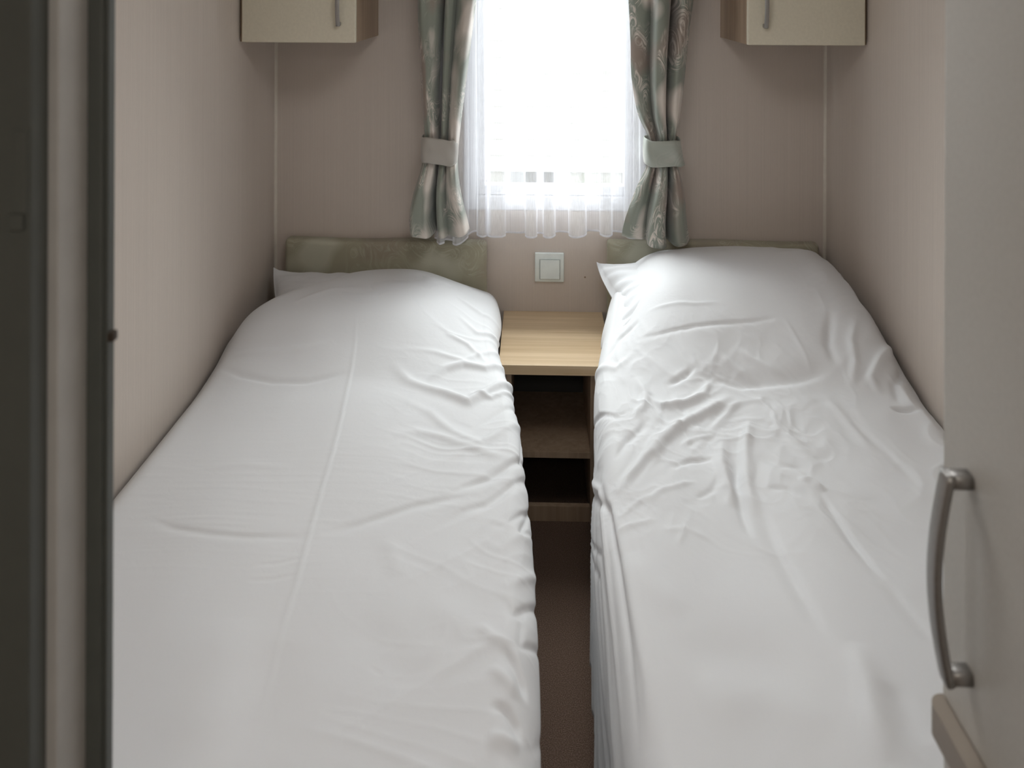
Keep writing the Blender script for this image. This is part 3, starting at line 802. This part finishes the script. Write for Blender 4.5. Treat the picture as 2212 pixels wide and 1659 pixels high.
duvet(1, 'crumpled white duvet over a high pillow hump, on the right bed')

# ------------------------------------------------------------------ net curtain
def net():
    # path across the window: a ribbon with flattened S folds, each fold coming forward into the room
    folds = [(-.315, .03), (-.250, .045), (-.182, .035), (-.140, .060), (-.015, .050), (.048, .038), (.145, .062), (.243, .044), (.330, .05), (.400, .04)]
    pts = []
    x = -.345
    pts.append((x, .0))
    for c, wd in folds:
        h = wd / 2
        pts += [(c - h - .010, .004), (c - h + .003, .006), (c - h - .002, .030), (c - h + .010, .046), (c, .050), (c + h - .010, .046), (c + h + .002, .030), (c + h - .003, .006), (c + h + .010, .002)]
    pts.append((.45, 0))
    P = np.array(pts); n = 900
    cum = np.concatenate([[0], np.cumsum(np.hypot(*(P[1:] - P[:-1]).T))])
    t = np.linspace(0, cum[-1], n)
    px = np.interp(t, cum, P[:, 0]); py = np.interp(t, cum, P[:, 1])
    k = np.exp(-np.linspace(-2, 2, 15) ** 2); k /= k.sum()
    px = np.convolve(np.pad(px, 7, 'edge'), k, 'valid'); py = np.convolve(np.pad(py, 7, 'edge'), k, 'valid')
    zs = np.concatenate([np.linspace(1.98, .80, 60), np.linspace(.79, .765, 4)])
    out = []
    for z in zs:
        f = (1.98 - z) / 1.22
        amp = .55 + .75 * f
        wob = .006 * np.sin(px * 9 + z * 2.5) * f
        X = px + wob + (.012 * vnoise(px * 14 + 3, np.full_like(px, z * 1.4))) * f
        Y = 2.762 - py * amp - .004 * np.sin(px * 60)
        Z = np.full_like(px, z) + (.006 * vnoise(px * 9 + 20, px * 0)) * sst(.9, .77, z) - .035 * sst(-.20, -.27, px) * sst(1.0, .77, z)
        out.append(np.stack([X, Y, Z], -1))
    V = np.stack(out, 0)
    top_rows = len(zs) - 2
    t0 = thing('net_curtain', 'sheer white net curtain hanging across the bright window', 'net curtain', (.05, 2.72, .76))
    nr, nc = V.shape[:2]
    g = np.array(grid_faces(nr, nc))
    obj('net', V.reshape(-1, 3).tolist(), g.tolist(), M['sheer'], t0, True)
    H = []
    for dz, dy in ((.0055, 0), (0, -.0007), (-.001, 0), (0, .0007)):
        Q = V[-1].copy(); Q[:, 2] += dz; Q[:, 1] += dy; H.append(Q)
    H = np.stack(H + [H[0]], 0)
    obj('hem', H.reshape(-1, 3).tolist(), grid_faces(5, nc), M['sheer_hem'], t0, True)
net()
# curtain rail
r = thing('curtain_rail', 'white curtain rail above the window, out of frame at the top', 'curtain rail', (.08, 2.76, 2.0))
box('rail', -.46, .62, 2.752, 2.768, 1.985, 2.005, M['upvc'], r, .003)
box('bracket', -.30, -.27, 2.768, YB, 1.985, 2.005, M['upvc'], r, .002)
box('bracket', .42, .45, 2.768, YB, 1.985, 2.005, M['upvc'], r, .002)

# ------------------------------------------------------------------ patterned curtains and their bands
def curtain(zt, lx, rx, prof, bot, label, seed, flip):
    ns, nz = 220, 150
    zs = np.linspace(1.98, bot, nz)
    s = np.linspace(0, 1, ns)
    rows = []; uvs = []
    ps, pd, px = zip(*prof)
    for z in zs:
        l = float(ip(z, zt, lx)); r_ = float(ip(z, zt, rx))
        tie = math.exp(-((z - 1.055) / .05) ** 2)
        w_ = r_ - l
        d = ip(s, ps, pd)
        xx = ip(s, ps, px)
        ruf = .35 * np.sin(s * 21 + 3 * vnoise(s * 3 + seed, s * 0 + z * 1.2)) * .01 + .006 * vnoise(s * 9 + seed, s * 0 + z * 3)
        Y = 2.684 - (1.35 * d * (1 - .5 * tie) + ruf * (1 - .7 * tie)) + .008 * tie
        X = l + w_ * xx + .003 * vnoise(s * 7 + seed, s * 0 + z * 4)
        Z = np.full_like(s, z)
        if z < .86:
            k = (.86 - z) / (.86 - bot)
            Z = Z + k * (.018 * ip(s, [0, .12, .5, .8, 1], [.35, -.1, -.35, 0, 1.0]) if not flip else .018 * ip(s, [0, .2, .5, .8, 1], [.8, .2, -.5, -.5, .1]))
        # soft gathers squeezed just above and below the band
        g = math.exp(-((z - 1.055) / .11) ** 2)
        Y = Y - .0035 * g * np.sin(s * 60 + z * 20)
        rows.append(np.stack([X, Y, Z], -1)); uvs.append(np.stack([s * .55 + seed, np.full_like(s, z) + seed], -1))
    V = np.stack(rows, 0)
    # closed shape: front cloth plus a back layer returning behind it
    o = obj('curtain', V.reshape(-1, 3).tolist(), grid_faces(nz, ns), M['curtain'], None, True, np.stack(uvs, 0).reshape(-1, 2), None, (float(V[..., 0].mean()), 2.7, bot))
    sm = o.modifiers.new('thickness', 'SOLIDIFY'); sm.thickness = .0025; sm.offset = 0
    return tag(o, label, 'curtain', 'patterned curtains tied at both sides of the window')
ZT = [1.98, 1.554, 1.40, 1.245, 1.106, 1.014, .906, .829, .77]
pl = [(0, 0, 0), (.10, .022, .07), (.22, .030, .22), (.34, .012, .36), (.42, -.045, .43), (.50, -.050, .46), (.55, .012, .49), (.62, .022, .60), (.68, .000, .66), (.74, .016, .71), (.86, .040, .86), (.94, .030, .96), (1.0, .004, 1.0)]
curtain(ZT, [-.40, -.386, -.381, -.375, -.366, -.370, -.401, -.415, -.412], [-.12, -.193, -.213, -.233, -.247, -.252, -.239, -.222, -.212], pl, .777,
        'sage and cream swirl-patterned curtain tied back at the left of the window', 3.3, False)
ZT2 = [1.98, 1.554, 1.43, 1.276, 1.168, 1.098, 1.021, .936, .813, .755]
pr = [(0, -.004, 0), (.08, .006, .10), (.22, .002, .28), (.30, -.012, .36), (.36, .022, .37), (.46, .040, .45), (.56, .034, .58), (.62, .006, .64), (.68, -.050, .665), (.73, -.045, .70), (.80, .018, .76), (.90, .022, .90), (1.0, .0, 1.0)]
curtain(ZT2, [.27, .309, .316, .324, .347, .378, .376, .340, .301, .292], [.56, .525, .509, .492, .478, .468, .474, .494, .506, .516], pr, .762,
        'sage and cream swirl-patterned curtain tied back at the right of the window', 8.1, True)
def band(x0, x1, z0, z1, label, flare, seed, mat):
    n, m = 96, 14
    cx = (x0 + x1) / 2; a = (x1 - x0) / 2; b = .048
    vs, uv = [], []
    for j in range(m):
        v = j / (m - 1)
        for i in range(n):
            t = 2 * math.pi * i / n
            c, s_ = math.cos(t), math.sin(t)
            e = .55
            X = cx + a * math.copysign(abs(c) ** e, c); Y = 2.686 + b * math.copysign(abs(s_) ** e, s_)
            front = max(0, -s_)
            zz = z0 + (z1 - z0) * v + .004 * math.sin(3 * t + seed) * front - .006 * math.cos(t + .6) * front
            if flare: X += .016 * max(0, c) ** 6 * (1 - v) ** 2
            Y += .0025 * math.sin(v * math.pi * 2 + seed + 4 * t) * front
            rr = .003 * math.sin(math.pi * v)
            vs.append((X + rr * c, Y + rr * s_, zz)); uv.append((i / n * .3 + seed, v * .09 + seed))
    fs = [[j * n + i, j * n + (i + 1) % n, (j + 1) * n + (i + 1) % n, (j + 1) * n + i] for j in range(m - 1) for i in range(n)]
    o = obj('tieback', vs, fs, M[mat], None, True, uv, None, (cx, 2.69, z0))
    sm = o.modifiers.new('thickness', 'SOLIDIFY'); sm.thickness = .003; sm.offset = 1
    return tag(o, label, 'curtain tieback', 'fabric bands around the curtains')
band(-.369, -.258, 1.018, 1.102, 'dull beige fabric band tied around the left curtain', False, 1.2, 'tie_beige')
band(.366, .476, 1.018, 1.102, 'pale grey-green fabric band tied around the right curtain', True, 5.1, 'tie')

# ------------------------------------------------------------------ wardrobe at the right of the doorway
wr = thing('wardrobe', 'tall pale grey wardrobe with a bow handle, beside the doorway on the right', 'wardrobe', (.60, .45, 0))
WXf = .380
box('carcass', WXf + .020, XR - .002, .10, .758, .0, 2.06, M['grey_cream'], wr, .001)
dr = box('door', WXf, WXf + .019, .16, .762, .946, 2.04, M['grey_cream'], wr, .002, 2, False, None)
vsf = bow_handle('handle', (WXf, .716, 1.178), (WXf, .716, .996), (-1, 0, 0), dr, .0165, .0085, .030)
# rounded ledge board under the door, running along the front
bm = bmesh.new()
pts = []
R_ = .014
prof = [(WXf + .02, .12), (WXf - .014, .12)] + [(WXf - .014 + R_ * (1 - math.cos(t)), .764 - R_ + R_ * math.sin(t)) for t in [math.pi / 2 * k / 8 for k in range(9)]] + [(WXf + .02, .764)]
lo = [bm.verts.new((x, y, .916)) for x, y in prof]; hi = [bm.verts.new((x, y, .944)) for x, y in prof]
nn = len(prof)
bm.faces.new(lo[::-1]); bm.faces.new(hi)
for k in range(nn): bm.faces.new([lo[k], lo[(k + 1) % nn], hi[(k + 1) % nn], hi[k]])
bm_obj('ledge', bm, M['ledge'], wr, label='thin brown ledge board under the door')
box('lower_door', WXf, WXf + .019, .16, .76, .08, .912, M['grey_cream'], wr, .002)
